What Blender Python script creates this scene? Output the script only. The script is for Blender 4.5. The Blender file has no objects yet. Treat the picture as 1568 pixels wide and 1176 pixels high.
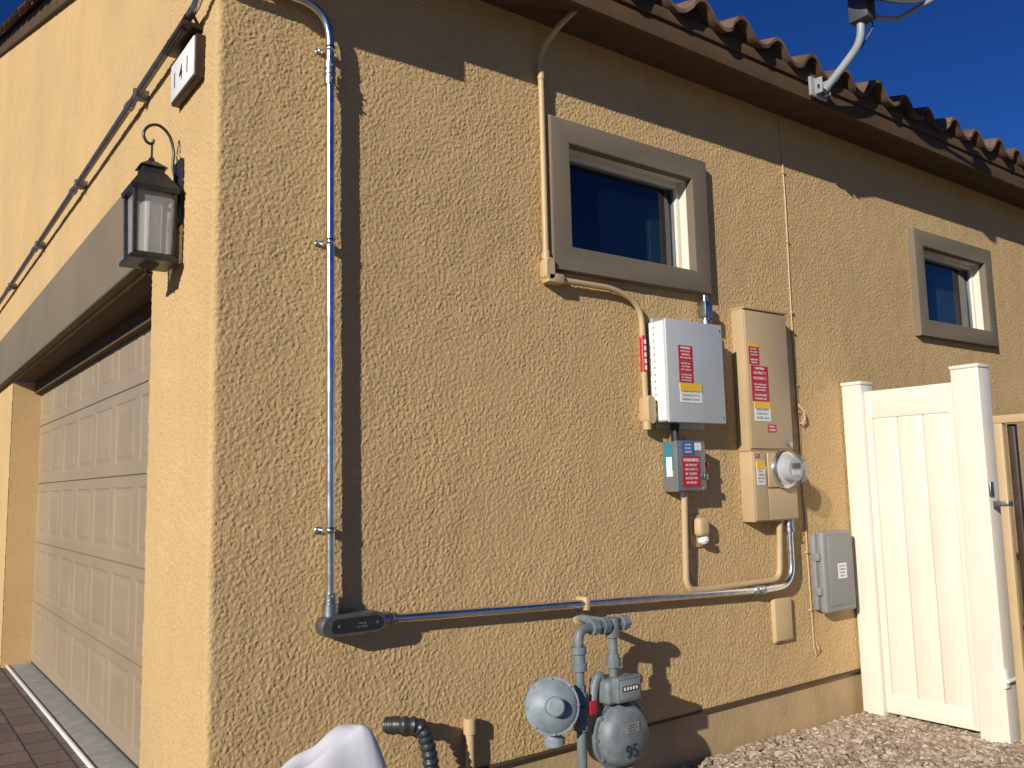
import bpy, bmesh, math, random
import numpy as np
from mathutils import Vector, Matrix
random.seed(4)
scene=bpy.context.scene
# ---------------------------------------------------------------- materials
def new_mat(name):
    m=bpy.data.materials.new(name); m.use_nodes=True
    nt=m.node_tree; b=nt.nodes["Principled BSDF"]
    return m,nt,b
def mat(name,col,rough=.6,metal=0,var=.12,vscale=8,bump=0,bscale=150,spec=.5,bdist=.001):
    m,nt,b=new_mat(name); N=nt.nodes; L=nt.links
    tc=N.new("ShaderNodeTexCoord")
    no=N.new("ShaderNodeTexNoise"); no.inputs["Scale"].default_value=vscale; no.inputs["Detail"].default_value=5
    L.new(tc.outputs["Object"],no.inputs["Vector"])
    mr=N.new("ShaderNodeMapRange"); mr.inputs[1].default_value=.3; mr.inputs[2].default_value=.7
    mr.inputs[3].default_value=1-var; mr.inputs[4].default_value=1+var
    L.new(no.outputs[0],mr.inputs[0])
    mx=N.new("ShaderNodeVectorMath"); mx.operation='SCALE'; mx.inputs[0].default_value=col
    L.new(mr.outputs[0],mx.inputs["Scale"]); L.new(mx.outputs[0],b.inputs["Base Color"])
    mr2=N.new("ShaderNodeMapRange"); mr2.inputs[3].default_value=max(.02,rough-.1); mr2.inputs[4].default_value=min(1,rough+.1)
    L.new(no.outputs[0],mr2.inputs[0]); L.new(mr2.outputs[0],b.inputs["Roughness"])
    b.inputs["Metallic"].default_value=metal
    b.inputs["Specular IOR Level"].default_value=spec
    if bump:
        n2=N.new("ShaderNodeTexNoise"); n2.inputs["Scale"].default_value=bscale; n2.inputs["Detail"].default_value=3
        L.new(tc.outputs["Object"],n2.inputs["Vector"])
        bp=N.new("ShaderNodeBump"); bp.inputs["Strength"].default_value=bump; bp.inputs["Distance"].default_value=bdist
        L.new(n2.outputs[0],bp.inputs["Height"]); L.new(bp.outputs[0],b.inputs["Normal"])
    return m
def stucco(name,c1,c2,fscale=150,dist=.0034):
    m,nt,b=new_mat(name); N=nt.nodes; L=nt.links
    tc=N.new("ShaderNodeTexCoord")
    n2=N.new("ShaderNodeTexNoise"); n2.inputs["Scale"].default_value=fscale; n2.inputs["Detail"].default_value=3; n2.inputs["Roughness"].default_value=.65
    L.new(tc.outputs["Object"],n2.inputs["Vector"])
    bp=N.new("ShaderNodeBump"); bp.inputs["Strength"].default_value=1; bp.inputs["Distance"].default_value=dist
    L.new(n2.outputs[0],bp.inputs["Height"]); L.new(bp.outputs[0],b.inputs["Normal"])
    n3=N.new("ShaderNodeTexNoise"); n3.inputs["Scale"].default_value=1.1; n3.inputs["Detail"].default_value=6; n3.inputs["Roughness"].default_value=.7
    L.new(tc.outputs["Object"],n3.inputs["Vector"])
    mx=N.new("ShaderNodeMix"); mx.data_type='RGBA'; mx.inputs[6].default_value=(*c1,1); mx.inputs[7].default_value=(*c2,1)
    r3=N.new("ShaderNodeMapRange"); r3.inputs[1].default_value=.35; r3.inputs[2].default_value=.65
    L.new(n3.outputs[0],r3.inputs[0]); L.new(r3.outputs[0],mx.inputs[0])
    mg=N.new("ShaderNodeMapRange"); mg.inputs[1].default_value=.3; mg.inputs[2].default_value=.7; mg.inputs[3].default_value=.85; mg.inputs[4].default_value=1.1
    L.new(n2.outputs[0],mg.inputs[0])
    vs=N.new("ShaderNodeVectorMath"); vs.operation='SCALE'; L.new(mx.outputs[2],vs.inputs[0]); L.new(mg.outputs[0],vs.inputs["Scale"])
    L.new(vs.outputs[0],b.inputs["Base Color"])
    b.inputs["Roughness"].default_value=.95; b.inputs["Specular IOR Level"].default_value=.15
    return m
M={}
M['stucco']=stucco("stucco_tan",(.635,.435,.210),(.555,.378,.186))
M['trim']=stucco("stucco_trim_taupe",(.215,.175,.125),(.18,.148,.108),fscale=240,dist=.0015)
M['garage']=mat("garage_door_paint",(.33,.253,.165),.42,var=.06,vscale=2,bump=.3,bscale=400,bdist=.0005)
M['fascia']=mat("fascia_brown",(.092,.057,.032),.7,var=.15,vscale=5,bump=.3,spec=.2)
M['soffit']=mat("soffit_brown",(.10,.065,.038),.8,spec=.2)
M['tile']=mat("clay_roof_tile",(.135,.085,.058),.85,var=.5,vscale=7,bump=.5,bscale=60,bdist=.003,spec=.25)
M['tile_dark']=mat("tile_end_dark",(.05,.036,.03),.95,bump=.6,bscale=50,bdist=.004)
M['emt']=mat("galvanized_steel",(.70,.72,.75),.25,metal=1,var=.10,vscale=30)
M['emtg']=mat("dark_grey_conduit",(.20,.20,.205),.45,metal=.8,var=.2,vscale=30)  # darker grey for the front run and the conduit body
M['emtd']=mat("zinc_fitting",(.40,.41,.43),.38,metal=1,var=.15,vscale=40)
M['tanmetal']=mat("painted_tan_metal",(.53,.38,.205),.5,var=.05)
M['paneltan']=mat("painted_panel_tan",(.48,.35,.20),.42,var=.05,vscale=4)
M['grey']=mat("grey_enamel",(.46,.48,.49),.35,var=.05,vscale=5)
M['greyd']=mat("grey_enamel_dark",(.20,.215,.225),.35,metal=.3,var=.08)
M['white']=mat("white_plastic",(.78,.77,.72),.4,var=.03)
M['plasticgrey']=mat("grey_plastic_box",(.24,.245,.24),.5,var=.05)
M['black']=mat("black_painted_metal",(.022,.021,.021),.38,var=.3,vscale=40,bump=.3,bscale=200)
M['bronze']=mat("bronze_metal",(.06,.038,.025),.45,metal=.4,var=.2)
M['red']=mat("label_red",(.46,.02,.035),.35,var=.03)
M['yellow']=mat("label_yellow",(.85,.50,.03),.35,var=.03)
M['blue']=mat("label_blue",(.03,.12,.35),.35,var=.03)
M['teal']=mat("label_teal",(.04,.20,.28),.35,var=.03)
M['lwhite']=mat("label_white",(.8,.8,.78),.35,var=.02)
M['ink']=mat("label_ink",(.03,.03,.03),.5,var=.02)
M['gas']=mat("gas_meter_grey",(.155,.18,.195),.48,var=.22,vscale=25,bump=.3,bscale=120)
M['gasl']=mat("gas_regulator_grey",(.22,.26,.29),.48,var=.2,vscale=20)
M['gate']=mat("vinyl_almond",(.78,.71,.60),.36,var=.025,vscale=3)
M['vinylw']=mat("window_vinyl",(.70,.66,.56),.4,var=.02)
M['cloth']=mat("white_cover_fabric",(.64,.63,.68),.8,var=.06,bump=.5,bscale=300)
M['rubber']=mat("black_corrugated_hose",(.03,.033,.036),.4,var=.15)
M['dish']=mat("dish_grey",(.30,.31,.33),.4,var=.06)
M['dishd']=mat("dish_dark",(.07,.075,.085),.45,var=.06)
M['concrete']=mat("concrete",(.27,.265,.25),.9,var=.18,vscale=12,bump=.5,bscale=90,bdist=.002)
M['found']=mat("foundation_paint",(.46,.32,.165),.9,var=.12,vscale=6,bump=.6,bscale=60,bdist=.004)
M['earth']=mat("earth",(.20,.155,.115),.95,var=.25,vscale=3,bump=.7,bscale=30,bdist=.01)
M['interior']=mat("room_dark",(.02,.02,.022),.9)
M['curtain']=mat("curtain",(.22,.30,.30),.8,var=.1)
m,nt,b=new_mat("window_glass"); b.inputs["Base Color"].default_value=(.004,.009,.020,1); b.inputs["Roughness"].default_value=.03
b.inputs["IOR"].default_value=2.1
no=nt.nodes.new("ShaderNodeTexNoise"); no.inputs["Scale"].default_value=3
bp=nt.nodes.new("ShaderNodeBump"); bp.inputs["Distance"].default_value=.002; bp.inputs["Strength"].default_value=.15
nt.links.new(no.outputs[0],bp.inputs["Height"]); nt.links.new(bp.outputs[0],b.inputs["Normal"])
mixs=nt.nodes.new("ShaderNodeMixShader"); tr=nt.nodes.new("ShaderNodeBsdfTransparent"); tr.inputs[0].default_value=(.45,.6,.65,1)
out=nt.nodes["Material Output"]; mixs.inputs[0].default_value=.65
nt.links.new(tr.outputs[0],mixs.inputs[1]); nt.links.new(b.outputs[0],mixs.inputs[2]); nt.links.new(mixs.outputs[0],out.inputs[0]); M['glass']=m
def clear(name,col,rough,f):
    m,nt,b=new_mat(name); b.inputs["Base Color"].default_value=(*col,1); b.inputs["Roughness"].default_value=rough
    tc=nt.nodes.new("ShaderNodeTexCoord"); no=nt.nodes.new("ShaderNodeTexNoise"); no.inputs["Scale"].default_value=60
    bp=nt.nodes.new("ShaderNodeBump"); bp.inputs["Distance"].default_value=.002; bp.inputs["Strength"].default_value=.4
    nt.links.new(tc.outputs["Object"],no.inputs["Vector"]); nt.links.new(no.outputs[0],bp.inputs["Height"]); nt.links.new(bp.outputs[0],b.inputs["Normal"])
    mixs=nt.nodes.new("ShaderNodeMixShader"); tr=nt.nodes.new("ShaderNodeBsdfTransparent"); out=nt.nodes["Material Output"]; mixs.inputs[0].default_value=f
    nt.links.new(tr.outputs[0],mixs.inputs[1]); nt.links.new(b.outputs[0],mixs.inputs[2]); nt.links.new(mixs.outputs[0],out.inputs[0]); return m
M['mglass']=clear("meter_glass",(.35,.36,.37),.04,.22)
M['lglass']=clear("seeded_lantern_glass",(.40,.42,.45),.15,.5)
m,nt,b=new_mat("paver_brick"); N=nt.nodes; L=nt.links
tc=N.new("ShaderNodeTexCoord"); mp=N.new("ShaderNodeMapping"); mp.inputs["Rotation"].default_value=(0,0,math.radians(90))
L.new(tc.outputs["Object"],mp.inputs[0])
br=N.new("ShaderNodeTexBrick"); br.inputs["Scale"].default_value=1; br.inputs["Brick Width"].default_value=.23; br.inputs["Row Height"].default_value=.155
br.inputs["Mortar Size"].default_value=.006; br.inputs["Mortar Smooth"].default_value=.4; br.offset=.5
br.inputs["Color1"].default_value=(.19,.125,.095,1); br.inputs["Color2"].default_value=(.11,.085,.075,1); br.inputs["Mortar"].default_value=(.04,.033,.028,1)
L.new(mp.outputs[0],br.inputs["Vector"])
no=N.new("ShaderNodeTexNoise"); no.inputs["Scale"].default_value=40; no.inputs["Detail"].default_value=6; L.new(tc.outputs["Object"],no.inputs["Vector"])
mr=N.new("ShaderNodeMapRange"); mr.inputs[3].default_value=.6; mr.inputs[4].default_value=1.4; L.new(no.outputs[0],mr.inputs[0])
vs=N.new("ShaderNodeVectorMath"); vs.operation='SCALE'; L.new(br.outputs["Color"],vs.inputs[0]); L.new(mr.outputs[0],vs.inputs["Scale"]); L.new(vs.outputs[0],b.inputs["Base Color"])
mh=N.new("ShaderNodeMath"); mh.operation='MULTIPLY_ADD'; mh.inputs[1].default_value=-1; L.new(br.outputs["Fac"],mh.inputs[0])
m3=N.new("ShaderNodeMath"); m3.operation='MULTIPLY'; m3.inputs[1].default_value=.3; L.new(no.outputs[0],m3.inputs[0]); L.new(m3.outputs[0],mh.inputs[2])
bp=N.new("ShaderNodeBump"); bp.inputs["Distance"].default_value=.006; L.new(mh.outputs[0],bp.inputs["Height"]); L.new(bp.outputs[0],b.inputs["Normal"])
b.inputs["Roughness"].default_value=.85; M['paver']=m
m,nt,b=new_mat("pebbles"); N=nt.nodes; L=nt.links
ge=N.new("ShaderNodeNewGeometry"); cr=N.new("ShaderNodeValToRGB"); cr.color_ramp.elements[0].color=(.20,.135,.09,1); cr.color_ramp.elements[1].color=(.55,.47,.38,1)
e=cr.color_ramp.elements.new(.5); e.color=(.36,.27,.19,1)
L.new(ge.outputs["Random Per Island"],cr.inputs[0]); L.new(cr.outputs[0],b.inputs["Base Color"]); b.inputs["Roughness"].default_value=.8; M['pebble']=m

# ---------------------------------------------------------------- geometry helpers
COL=scene.collection
def empty(name,loc=(0,0,0)):
    e=bpy.data.objects.new(name,None); e.empty_display_size=.1; e.location=loc; COL.objects.link(e); return e
def link(name,me,m,parent=None,smooth=False):
    ob=bpy.data.objects.new(name,me); COL.objects.link(ob)
    if m is not None: me.materials.append(M[m])
    if smooth:
        for p in me.polygons: p.use_smooth=True
        me.set_sharp_from_angle(angle=math.radians(35))
    if parent is not None: ob.parent=parent
    return ob
def pyd(name,vs,fs,m,parent=None,smooth=False):
    me=bpy.data.meshes.new(name); me.from_pydata([tuple(v) for v in vs],[],fs); me.update()
    return link(name,me,m,parent,smooth)
def box(name,a,b_,m,parent=None,bev=0,seg=2):
    bm=bmesh.new(); bmesh.ops.create_cube(bm,size=1)
    for v in bm.verts:
        for i in range(3): v.co[i]=(a[i]+b_[i])/2+v.co[i]*(b_[i]-a[i])
    if bev: bmesh.ops.bevel(bm,geom=bm.edges[:],offset=bev,segments=seg,affect='EDGES',profile=.5)
    bmesh.ops.recalc_face_normals(bm,faces=bm.faces)
    me=bpy.data.meshes.new(name); bm.to_mesh(me); bm.free()
    return link(name,me,m,parent,smooth=bev>0)
def fillet(pts,r,n=8):
    pts=[Vector(p) for p in pts]; out=[pts[0]]
    for i in range(1,len(pts)-1):
        a,b,c=pts[i-1:i+2]; rr=r[i-1] if isinstance(r,(list,tuple)) else r
        u=(a-b).normalized(); v=(c-b).normalized(); d=min(rr,(a-b).length*.49,(c-b).length*.49)
        p0=b+u*d; p1=b+v*d
        for k in range(n+1):
            t=k/n; out.append(p0*(1-t)**2+b*2*t*(1-t)+p1*t**2)
    out.append(pts[-1]); return out
def sweep(name,pts,r,m,parent=None,n=16,cap=True):
    pts=[Vector(p) for p in pts]
    if not isinstance(r,(list,tuple)): r=[r]*len(pts)
    T=[]
    for i in range(len(pts)):
        a=pts[max(0,i-1)]; b=pts[min(len(pts)-1,i+1)]; T.append((b-a).normalized())
    up=Vector((0,0,1)) if abs(T[0].z)<.9 else Vector((1,0,0))
    nrm=(up-T[0]*up.dot(T[0])).normalized(); vs=[];fs=[]
    for i,p in enumerate(pts):
        nrm=(nrm-T[i]*nrm.dot(T[i])).normalized(); bi=T[i].cross(nrm)
        for k in range(n):
            a=2*math.pi*k/n; vs.append(p+(nrm*math.cos(a)+bi*math.sin(a))*r[i])
    for i in range(len(pts)-1):
        for k in range(n):
            k2=(k+1)%n; fs.append((i*n+k,i*n+k2,(i+1)*n+k2,(i+1)*n+k))
    if cap: fs.append(tuple(range(n-1,-1,-1))); fs.append(tuple((len(pts)-1)*n+k for k in range(n)))
    return pyd(name,vs,fs,m,parent,True)
def rod(name,a,b,r,m,parent=None,n=20): return sweep(name,[a,b],r,m,parent,n)
def _lathe(name,c,ax,prof,m,parent,n=24):
    c=Vector(c); ax=Vector(ax).normalized()
    up=Vector((0,0,1)) if abs(ax.z)<.9 else Vector((1,0,0)); u=(up-ax*up.dot(ax)).normalized(); w=ax.cross(u)
    vs=[];fs=[]
    for d,r in prof:
        for k in range(n):
            a=2*math.pi*k/n; vs.append(c+ax*d+(u*math.cos(a)+w*math.sin(a))*max(r,.0003))
    for i in range(len(prof)-1):
        for k in range(n):
            k2=(k+1)%n; fs.append((i*n+k,i*n+k2,(i+1)*n+k2,(i+1)*n+k))
    fs.append(tuple(range(n-1,-1,-1))); fs.append(tuple((len(prof)-1)*n+k for k in range(n)))
    return pyd(name,vs,fs,m,parent,True)
def text(name,s,loc,size,m,parent,face='side',align='LEFT',bold=0,sx=1):
    cu=bpy.data.curves.new(name,'FONT'); cu.body=s; cu.size=size; cu.align_x=align; cu.resolution_u=2; cu.offset=bold; cu.extrude=.0003
    ob=bpy.data.objects.new(name,cu); COL.objects.link(ob)
    bpy.context.view_layer.update()
    me=bpy.data.meshes.new_from_object(ob.evaluated_get(bpy.context.evaluated_depsgraph_get()))
    bpy.data.objects.remove(ob)
    if face=='side': R_=Matrix.Rotation(math.radians(90),4,'X')
    else: R_=Matrix.Rotation(math.radians(-90),4,'Z')@Matrix.Rotation(math.radians(90),4,'X')
    me.transform(Matrix.Translation(loc)@R_@Matrix.Diagonal((sx,1,1,1)))
    me.materials.clear()
    return link(name,me,m,parent)
WORDS="RATED AC OUTPUT CURRENT VOLTAGE DISCONNECT SHOCK HAZARD DO NOT TOUCH TERMINALS LINE LOAD SIDES MAY BE ENERGIZED OPEN POSITION SOLAR SYSTEM".split()
def label(name,x0,x1,z0,z1,y,m,parent,lines=4,tm='lwhite',head=None):
    box(name,(x0,y-.0012,z0),(x1,y,z1),m,parent)
    w=x1-x0;h=z1-z0; top=z1-h*.08
    if head:
        s=min(h*.2,w*1.25/len(head)); text(name+"_head",head,((x0+x1)/2,y-.0014,top-s*.75),s,tm,parent,align='CENTER',bold=.0004); top-=s*1.05
    s=(top-z0-h*.06)/max(1,lines); rnd=random.Random(name)
    for i in range(lines):
        t=""
        while len(t)*s*.5<w*.82: t+=rnd.choice(WORDS)+" "
        t=t[:max(3,int(w*.86/(s*.52)))]
        text(name+"_text%d"%i,t,((x0+x1)/2,y-.0014,top-s*(i+.75)),s*.78,tm,parent,align='CENTER')

# ---------------------------------------------------------------- HOUSE
house=empty("stucco_house")
W1=(1.54,2.34,2.328,2.795); W2=(4.575,5.42,2.30,2.785)
DO=(.77,4.97,-.1,2.20)
R=.022; ARC=math.pi*R/2
H=.0045; U0=-7.6; NU=3160; NZ=1340
fu=np.fft.fftfreq(NU,H)[:,None]; fz=np.fft.rfftfreq(NZ,H)[None,:]; fr=np.sqrt(fu**2+fz**2)
def band(lam,bw,seed):
    r_=np.random.default_rng(seed).standard_normal((NU,NZ)); F_=np.fft.rfft2(r_)*np.exp(-((fr-1/lam)/(bw/lam))**2); f_=np.fft.irfft2(F_,s=(NU,NZ)); return f_/f_.std()
fa=band(.036,.9,1); fb=band(.020,.7,11); f2=band(.22,.9,2); f3=band(.0115,.5,3)
g1=.66*fa+.60*fb+.22*f2
isl=np.clip((g1+.35)/1.0,0,1); isl=isl*isl*(3-2*isl)
dsh=np.clip((.7*fb+.6*f3-.15)/1.4,0,1)
patch=np.clip(1+.08*band(.6,.8,21),.8,1.2)
relief=(isl*.0015+dsh*.00155)*patch+.00024*f3+.0003*f2
def relief_mesh(name,us,zs,keep):
    us=np.array(us);zs=np.array(zs)
    iu=np.clip(np.round((us-U0)/H).astype(int),0,NU-1); iz=np.clip(np.round(zs/H).astype(int),0,NZ-1)
    h=relief[np.ix_(iu,iz)]
    px=np.where(us<=-ARC,0,np.where(us>=0,us+R,0.)); py=np.where(us<=-ARC,-us-ARC+R,0.)
    nx=np.where(us<=-ARC,-1.,0.); ny=np.where(us>=0,-1.,0.)
    arc=(us>-ARC)&(us<0); a=(us[arc]+ARC)/R
    px[arc]=R-R*np.cos(a); py[arc]=R-R*np.sin(a); nx[arc]=-np.cos(a); ny[arc]=-np.sin(a)
    X=px[:,None]+nx[:,None]*h; Y=py[:,None]+ny[:,None]*h; Z=np.broadcast_to(zs[None,:],h.shape)
    V=np.stack([X,Y,Z],-1).reshape(-1,3)
    nu,nz=len(us),len(zs)
    idx=np.arange(nu*nz).reshape(nu,nz)
    F_=np.stack([idx[:-1,:-1],idx[1:,:-1],idx[1:,1:],idx[:-1,1:]],-1)
    um=((us[1:]+us[:-1])/2)[:,None]; zm=((zs[1:]+zs[:-1])/2)[None,:]
    F_=F_[keep(um,zm)].reshape(-1,4)
    me=bpy.data.meshes.new(name); me.vertices.add(len(V)); me.vertices.foreach_set("co",V.ravel())
    me.loops.add(F_.size); me.loops.foreach_set("vertex_index",F_.ravel().astype(np.int32))
    me.polygons.add(len(F_)); me.polygons.foreach_set("loop_start",np.arange(0,F_.size,4,dtype=np.int32)); me.polygons.foreach_set("use_smooth",np.ones(len(F_),dtype=bool))
    me.update(calc_edges=True); me.validate()
    return link(name,me,'stucco',house)
def keepA(u,z):
    x=u+R; k=np.ones(np.broadcast(u,z).shape,bool)
    for w in (W1,W2): k&=~((x>w[0]-.01)&(x<w[1]+.01)&(z>w[2]-.01)&(z<w[3]+.01))
    k&=~((z<.243)&(u>-.0))
    return k
uA=list(np.arange(-.60,3.6,H))+list(np.arange(3.6,6.4,2*H)); zA=list(np.arange(0,3.42+H,H))
relief_mesh("side_wall_stucco",uA,zA,keepA)
uB=list(np.arange(-7.3,-.605,2*H))+[-.60]; zB=list(np.arange(0,5.98,2*H))
def keepB(u,z):
    y=-u-ARC+R; return (z<3.44+.345*y)&~((y>DO[0])&(y<DO[1])&(z<DO[3]))
relief_mesh("front_wall_stucco",uB,zB,keepB)
pyd("front_gable_strip",[(0,0,3.42),(0,.62,3.42),(0,.62,3.65),(0,0,3.44)],[(0,3,2,1)],'stucco',house)
pyd("side_wall_far",[(6.38,0,.245),(15,0,.245),(15,0,3.42),(6.38,0,3.42)],[(0,1,2,3)],'stucco',house)
pyd("front_wall_far",[(0,7.3,0),(0,14.6,0),(0,14.6,3.44),(0,7.3,5.95)],[(0,3,2,1)],'stucco',house)
box("foundation",(.03,.028,-.3),(15,.3,.235),'found',house)
box("weep_screed",(.01,-.004,.232),(15,.05,.244),'soffit',house)  # screed strip coloured dark to carry the shadow line below the stucco
box("far_wall",(15,0,-.2),(15.2,14.6,3.4),'stucco',house)
def window(tag,w,curt):
    x0,x1,z0,z1=w; t=.112; o=.045
    ox0,ox1,oz0,oz1=x0-t,x1+t,z0-t,z1+t
    def ring(y): return [(ox0,y,oz0),(ox1,y,oz0),(ox1,y,oz1),(ox0,y,oz1),(x0,y,z0),(x1,y,z0),(x1,y,z1),(x0,y,z1)]
    vs=ring(-o)+ring(.0); fs=[]
    for k in range(4):
        k2=(k+1)%4
        fs.append((k,k2,4+k2,4+k)); fs.append((8+k,8+k2,k2,k)); fs.append((4+k,4+k2,12+k2,12+k))
    ob=pyd(tag+"_trim",vs,fs,'trim',house)
    bm=bmesh.new(); bm.from_mesh(ob.data); bmesh.ops.recalc_face_normals(bm,faces=bm.faces)
    ed=[e for e in bm.edges if all(abs(v.co.y+o)<1e-4 for v in e.verts) and not (abs(e.verts[0].co.x-e.verts[1].co.x)>1e-3 and abs(e.verts[0].co.z-e.verts[1].co.z)>1e-3)]
    bmesh.ops.bevel(bm,geom=ed,offset=.009,segments=3,affect='EDGES',profile=.5); bm.to_mesh(ob.data); bm.free()
    for p in ob.data.polygons: p.use_smooth=True
    ob.data.set_sharp_from_angle(angle=math.radians(40))
    d=.075
    vs=[(x0,0,z0),(x1,0,z0),(x1,0,z1),(x0,0,z1),(x0,d,z0),(x1,d,z0),(x1,d,z1),(x0,d,z1)]
    pyd(tag+"_reveal",vs,[(0,1,5,4),(1,2,6,5),(2,3,7,6),(3,0,4,7)],'vinylw',house)
    f=.026
    for nm,a,b in (("sill",(x0,.045,z0),(x1,.1,z0+f*.5)),("head",(x0,.045,z1-f),(x1,.1,z1)),("jamb_l",(x0,.045,z0+f*.5),(x0+f,.1,z1-f)),("jamb_r",(x1-f,.045,z0+f*.5),(x1,.1,z1-f))):
        box(tag+"_frame_"+nm,a,b,'vinylw',house,.002)
    g=f+.008; gb=f*.5+.008
    for nm,a,b in (("a",(x0+f,.06,z0+f*.5),(x1-f,.09,z0+gb)),("b",(x0+f,.06,z1-g),(x1-f,.09,z1-f)),("c",(x0+f,.06,z0+gb),(x0+g,.09,z1-g)),("d",(x1-g,.06,z0+gb),(x1-f,.09,z1-g))):
        box(tag+"_sash_"+nm,a,b,'greyd',house,.002)
    pyd(tag+"_glass",[(x0+g,.074,z0+gb),(x1-g,.074,z0+gb),(x1-g,.074,z1-g),(x0+g,.074,z1-g)],[(0,1,2,3)],'glass',house)
    vs=[(x0-.3,.11,z0-.4),(x1+.3,.11,z0-.4),(x1+.3,.11,z1+.2),(x0-.3,.11,z1+.2)]; vs2=[(a,2.2,c) for a,_,c in vs]
    pyd(tag+"_room",vs2+vs,[(0,1,2,3),(0,4,5,1),(1,5,6,2),(2,6,7,3),(3,7,4,0)],'interior',house)
    vs=[];fs=[]; n=24
    cx0,cx1=x1-curt,x1-.03
    for k in range(n+1):
        xx=cx0+(cx1-cx0)*k/n; yy=.15+.012*math.sin(k*1.6)
        vs+=[(xx,yy,z0-.1),(xx,yy,z1+.1)]
    for k in range(n): fs.append((2*k,2*k+2,2*k+3,2*k+1))
    pyd(tag+"_curtain",vs,fs,'curtain',house,True)
window("window_a",W1,.13); window("window_b",W2,.34)
box("garage_header_soffit",(.004,DO[0]+.001,DO[3]),(.34,DO[1]-.001,DO[3]+.05),'soffit',house)
box("garage_door_stop",(.155,DO[0]+.002,2.115),(.196,DO[1]-.002,DO[3]-.001),'soffit',house)
box("garage_jamb_near",(.003,DO[0]-.2,.0),(.32,DO[0]-.0,DO[3]-.001),'stucco',house)
box("garage_jamb_far",(.003,DO[1],.0),(.32,DO[1]+.2,DO[3]-.001),'stucco',house)
DX=.20; zs=[.03,.485,.94,1.395,1.85,2.305]
yy0,yy1=DO[0]-.02,DO[1]+.02
vs=[];fs=[]
def q(*p):
    k=len(vs); vs.extend(p); fs.append(tuple(range(k,k+len(p))))
npan=8; pw=(yy1-yy0)/npan
for s in range(5):
    z0,z1=zs[s]+.004,zs[s+1]-.004
    for p in range(npan):
        y0=yy0+p*pw; y1=y0+pw
        rings=[(0,0),(.055,.0),(.066,.005),(.085,.005),(.105,.001)]
        for a,b in zip(rings,rings[1:]):
            A=[(DX+a[1],y0+a[0],z0+a[0]),(DX+a[1],y1-a[0],z0+a[0]),(DX+a[1],y1-a[0],z1-a[0]),(DX+a[1],y0+a[0],z1-a[0])]
            B=[(DX+b[1],y0+b[0],z0+b[0]),(DX+b[1],y1-b[0],z0+b[0]),(DX+b[1],y1-b[0],z1-b[0]),(DX+b[1],y0+b[0],z1-b[0])]
            for k in range(4): q(A[k],B[k],B[(k+1)%4],A[(k+1)%4])
        q(*B[::-1])
    q((DX,yy0,z1),(DX+.012,yy0,z1+.004),(DX+.012,yy1,z1+.004),(DX,yy1,z1)); q((DX+.012,yy0,z1+.004),(DX,yy0,z1+.008),(DX,yy1,z1+.008),(DX+.012,yy1,z1+.004))
pyd("garage_door",vs,fs,'garage',house)
box("garage_door_seal",(.205,yy0,.012),(.225,yy1,.034),'black',house)
box("garage_header_band",(-.055,.785,DO[3]+.012),(-.0005,5.9,2.605),'trim',house,.012,3)
EO=.27
box("eave_soffit",(-.05,-EO+.03,3.345),(15.2,.0,3.375),'soffit',house)
box("eave_fascia_board",(-.06,-EO,3.305),(15.2,-EO+.03,3.44),'fascia',house,.003)
box("eave_fascia_trim",(-.07,-EO-.014,3.395),(15.2,-EO-.001,3.45),'fascia',house,.003)
box("eave_shadow_box",(-.22,-EO+.01,3.205),(.42,-.006,3.344),'stucco',house,.006)  # unseen box, added to drop the eave shadow lower near the corner
pyd("rake_fascia",[(-.03,-EO,3.30),(-.03,7.3,5.92),(-.03,7.3,6.06),(-.03,-EO,3.44),(.0,-EO,3.30),(.0,7.3,5.92),(.0,7.3,6.06),(.0,-EO,3.44)],[(3,2,1,0),(0,1,5,4),(4,5,6,7),(7,6,2,3),(0,4,7,3)],'fascia',house)
P=.30; nx=int(15.4/P*14); vs=[];fs=[]
def tilez(u):
    ph=(u/P)%1.0
    if ph<.6: return .078*math.sin(math.pi*ph/.6)
    return -.022*math.sin(math.pi*(ph-.6)/.4)
sl=.345; course=.36; nc=22
xs=[-.12+i*P/14 for i in range(nx+1)]
rt_=random.Random(5); tj=[(rt_.uniform(-.014,.014),rt_.uniform(-.008,.008)) for _ in range(80)]
for c in range(nc):
    y0=-EO-.055+c*course; y1=y0+course+.05
    zb=3.475+(y0+EO)*sl
    base=len(vs)
    for x in xs:
        h=tilez(x+.05); jy,jz=tj[(int((x+.05+.3)/P)+c*7)%80]
        vs+=[(x,y0+jy,zb+h+.014+jz),(x,y0+jy,zb+h-.006+jz),(x,y1,zb+h+(y1-y0)*sl-.02)]
    for i in range(len(xs)-1):
        a=base+3*i; b=a+3
        fs.append((a,a+2,b+2,b)); fs.append((a+1,a,b,b+1))
        if c==0: fs.append((a+1,b+1,b+2,a+2))
pyd("roof_tiles",vs,fs,'tile',house,True)
vs=[];fs=[]
for x in xs: vs+=[(x,-EO-.0,3.44),(x,-EO-.0,3.475+tilez(x+.05)-.004)]
for i in range(len(xs)-1): fs.append((2*i,2*i+2,2*i+3,2*i+1))
pyd("tile_end_sheet",vs,fs,'tile_dark',house)  # dark sheet in place of the hollow tile ends
vs=[];fs=[]
for c in range(23):
    y0=-EO-.06+c*.34; y1=y0+.36
    z0=3.48+(y0+EO)*sl; z1=z0+(y1-y0)*sl-.02
    base=len(vs)
    for k in range(9):
        a=math.pi*k/8; dx=-.005-.085*math.cos(a); dz=.075*math.sin(a)-.05*(1 if k==0 else 0)
        vs+=[(dx,y0,z0+dz+.02),(dx,y1,z1+dz+.01),(dx*.8,y0,z0+dz*.8)]
    for k in range(8):
        a=base+3*k; fs+= [(a,a+3,a+4,a+1),(a,a+2,a+5,a+3)]
pyd("rake_tiles",vs,fs,'tile',house,True)
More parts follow.
